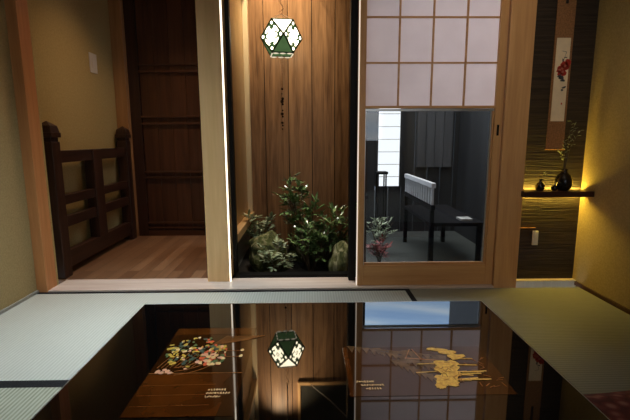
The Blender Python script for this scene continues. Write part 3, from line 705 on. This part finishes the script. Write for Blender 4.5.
# ------------------------------------------------------------------ court seen through the glass
sbox('floor_court', (-.2, 3.2, 2.61, 9, -.30, -.20), 'gravel', 'dark gravel of the court beyond the glass', 'ground')
w = MB(); x = -.55
while x < 1.70:
    w.box(x, x+.142, 4.9, 4.93, -.20, 1.55); x += .148
struct(w.build('wall_court_far', 'court_wall'), 'dark board wall at the far side of the court', 'wall')
w = MB()
for k in range(4): w.box(1.24+.10*k, 1.335+.10*k, 4.87, 4.90, .55, 1.5)
struct(w.build('wall_court_panel', 'court_grey'), 'grey board panel on the far court wall', 'wall')
sbox('wall_court_right', (1.72, 1.80, 2.62, 4.93, -.20, 2.9), 'court_wall', 'black board wall at the right side of the court', 'wall')
cw = root('window_3', 'tall bright papered window in the far court wall', 'window', (.92, 4.89, .35))
MB().box(.80, 1.045, 4.880, 4.899, .335, 1.45).build('lit_paper', None, cw)
bpy.data.objects['lit_paper'].data.materials.append(emit('lit_window_paper', (.95, .97, 1), 1.25))
b = MB()
for k in range(8): b.box(.80, 1.045, 4.872, 4.880, .44+.14*k, .446+.14*k)
b.build('muntin', 'stone', cw); MB().box(.775, .80, 4.865, 4.90, .33, 1.47).box(1.045, 1.07, 4.865, 4.90, .33, 1.47).build('window_frame', 'court_wall', cw)
bn = thing('garden_bench', 'silvered slat back bench in the dark court beyond the glass', 'bench', (1.2, 3.9, -.2))
MB().box(1.00, 1.035, 3.42, 4.40, .475, .515).build('top_rail', 'bench', bn, .003)
for k in range(13):
    y = 3.44+.077*k; MB().box(1.008, 1.026, y, y+.024, .335, .475).build('slat', 'bench', bn)
MB().box(1.00, 1.035, 3.42, 4.40, .295, .335).build('lower_rail', 'court_black', bn)
MB().box(1.00, 1.45, 3.42, 4.40, .16, .19).build('seat', 'court_black', bn, .003)
for y in (3.43, 4.36): MB().box(1.002, 1.032, y, y+.03, .19, .29).build('back_post', 'court_black', bn)
for x in (1.002, 1.40):
    for y in (3.43, 4.36): MB().box(x, x+.035, y, y+.035, -.20, .16).build('leg', 'court_black', bn)
st = thing('side_stool', 'small dark stool standing before the bright papered window', 'stool', (.86, 4.6, -.2))
MB().box(.735, .85, 4.5, 4.65, .50, .525).build('seat', 'black', st)
for x in (.742, .825):
    for y in (4.51, 4.63): MB().box(x, x+.014, y, y+.014, -.20, .50).build('leg', 'black', st)
for c, s, lb in (((1.0, 3.2, -.16), (.075, .07, .055), 'pale domed stone on the gravel near the glass'), ((.80, 3.42, -.175), (.06, .06, .035), 'smaller grey stone left of the pale domed stone')):
    rock('court_stone', c, s, 'stone', lb, c[0]*7, 'stones in the court')
bx = tag(MB().box(1.28, 1.38, 3.50, 3.62, .19, .205).build('paper_stack', 'stone', None), 'small pale stack lying on the bench seat', 'paper')
shrub('court_shrub', (.62, 3.55, -.20), 'low dull red leaved shrub in the court behind the door glass', .22, .15, 8, 5, .04, 'leaf_red', 77, (0, 0), 'plants in the court')
shrub('court_shrub', (.68, 3.95, -.20), 'grey green shrub behind the dull red one in the court', .34, .16, 7, 5, .045, 'leaf2', 78, (0, 0), 'plants in the court')

# ------------------------------------------------------------------ light
def area(name, loc, rot, sx, sy, watt, col, spread=180):
    l = bpy.data.lights.new(name, 'AREA'); l.shape = 'RECTANGLE'; l.size = sx; l.size_y = sy; l.energy = watt; l.color = col; l.spread = math.radians(spread)
    o = bpy.data.objects.new(name, l); C.objects.link(o); o.location = loc; o.rotation_euler = rot; return o
def spot(name, loc, target, watt, col, deg, blend=.6, rad=.03):
    l = bpy.data.lights.new(name, 'SPOT'); l.energy = watt; l.color = col; l.spot_size = math.radians(deg); l.spot_blend = blend; l.shadow_soft_size = rad
    o = bpy.data.objects.new(name, l); C.objects.link(o); o.location = loc
    o.rotation_euler = (Vector(target)-Vector(loc)).to_track_quat('-Z', 'Y').to_euler(); return o
area('window_fill', (.65, YB-.15, 1.35), (PI/2, 0, 0), 1.2, 1.0, 3.8, (1.0, .95, .86))  # lamp added outside the unseen back window as room fill
area('mat_fill', (-.80, 1.85, 2.385), (0, 0, 0), .45, .45, 9.5, (.80, .92, .98), 66)  # unseen lamp added to brighten the left mats
spot('door_fill', (.85, 1.0, 2.38), (.95, 2.45, 1.0), 26, (1, .80, .58), 62, .8)  # unseen spot added to brighten the door and right post
spot('picture_fill', (.05, .80, 2.40), (.05, .86, .38), 66, (1, .80, .50), 27, .5)  # unseen spot added to bring out the gold pictures
spot('niche_downlight', (-.30, 3.32, 2.60), (-.16, 3.60, 1.80), 150, (1, .74, .45), 80, 1, .05)
spot('shrub_fill', (.02, 2.74, 2.60), (-.03, 2.92, .2), 130, (1, .93, .80), 27, .6)  # unseen spot added to brighten the niche plants
area('hall_lamp_light', (-.95, 3.05, 2.40), (0, 0, 0), .2, .2, 5, (1, .62, .34), 95)
area('led_up', (1.43, 2.489, .566), (PI, 0, 0), .36, .008, 1.7, (1, .70, .09))
area('led_down', (1.43, 2.489, .546), (0, 0, 0), .36, .008, 1.7, (1, .70, .09))
# unseen housing for the lamp added over the left mats
f = thing('added_ceiling_light', 'unseen square white ceiling lamp added to light the left mats', 'lamp', (-.80, 1.85, 2.39))
MB().box(-1.05, -.55, 1.6, 2.1, 2.392, 2.42).build('housing', 'white', f, .004)

# world: pale blue cloudy sky
wd = bpy.data.worlds.new('sky'); bpy.context.scene.world = wd; wd.use_nodes = True; nt = wd.node_tree; nt.nodes.clear()
out = nt.nodes.new('ShaderNodeOutputWorld'); bg = nt.nodes.new('ShaderNodeBackground'); bg.inputs[1].default_value = 4.6
tc = nt.nodes.new('ShaderNodeTexCoord'); mp = nt.nodes.new('ShaderNodeMapping'); mp.inputs['Scale'].default_value = (1, 1, 14)
n = nt.nodes.new('ShaderNodeTexNoise'); n.inputs['Scale'].default_value = 2.2; n.inputs['Detail'].default_value = 3
r = ramp(nt, [(.36, (.34, .53, .84)), (.5, (.52, .70, .93)), (.62, (.84, .91, 1.0))])
nt.links.new(tc.outputs['Generated'], mp.inputs[0]); nt.links.new(mp.outputs[0], n.inputs['Vector']); nt.links.new(n.outputs['Fac'], r.inputs[0]); sx = nt.nodes.new('ShaderNodeSeparateXYZ'); mr = nt.nodes.new('ShaderNodeMapRange'); vm = nt.nodes.new('ShaderNodeVectorMath'); vm.operation = 'SCALE'
mr.inputs[1].default_value = .36; mr.inputs[2].default_value = .60; mr.inputs[3].default_value = .44; mr.inputs[4].default_value = 1.55
nt.links.new(tc.outputs['Generated'], sx.inputs[0]); nt.links.new(sx.outputs[2], mr.inputs[0]); m2 = nt.nodes.new('ShaderNodeMapRange'); m2.inputs[1].default_value = .42; m2.inputs[2].default_value = .62; m2.inputs[3].default_value = 0; m2.inputs[4].default_value = .85
mix = nt.nodes.new('ShaderNodeMix'); mix.data_type = 'RGBA'; mix.inputs[7].default_value = (.90, .86, .84, 1)
nt.links.new(sx.outputs[2], m2.inputs[0]); nt.links.new(m2.outputs[0], mix.inputs[0]); nt.links.new(r.outputs[0], mix.inputs[6]); nt.links.new(mix.outputs[2], vm.inputs[0]); nt.links.new(mr.outputs[0], vm.inputs['Scale'])
nt.links.new(vm.outputs[0], bg.inputs[0]); nt.links.new(bg.outputs[0], out.inputs[0])

# ------------------------------------------------------------------ camera
cam = bpy.data.cameras.new('camera'); co = bpy.data.objects.new('camera', cam); C.objects.link(co)
cam.sensor_width = 36; cam.lens = 429.6/630*36; cam.clip_start = .02
R = Matrix(((0.99982405, 0.00674291, -0.0175043), (-0.01836971, 0.16304623, -0.9864474), (-0.00379752, 0.98659539, 0.16314141)))
co.matrix_world = Matrix.Translation((0, 0, .87)) @ R.to_4x4()
S_ = bpy.context.scene; S_.camera = co
vs = S_.view_settings; vs.view_transform = 'Standard'; vs.look = 'None'; vs.gamma = 1; vs.use_curve_mapping = False; vs.exposure = 0
S_.cycles.max_bounces = 10; S_.cycles.glossy_bounces = 5; S_.cycles.transparent_max_bounces = 10
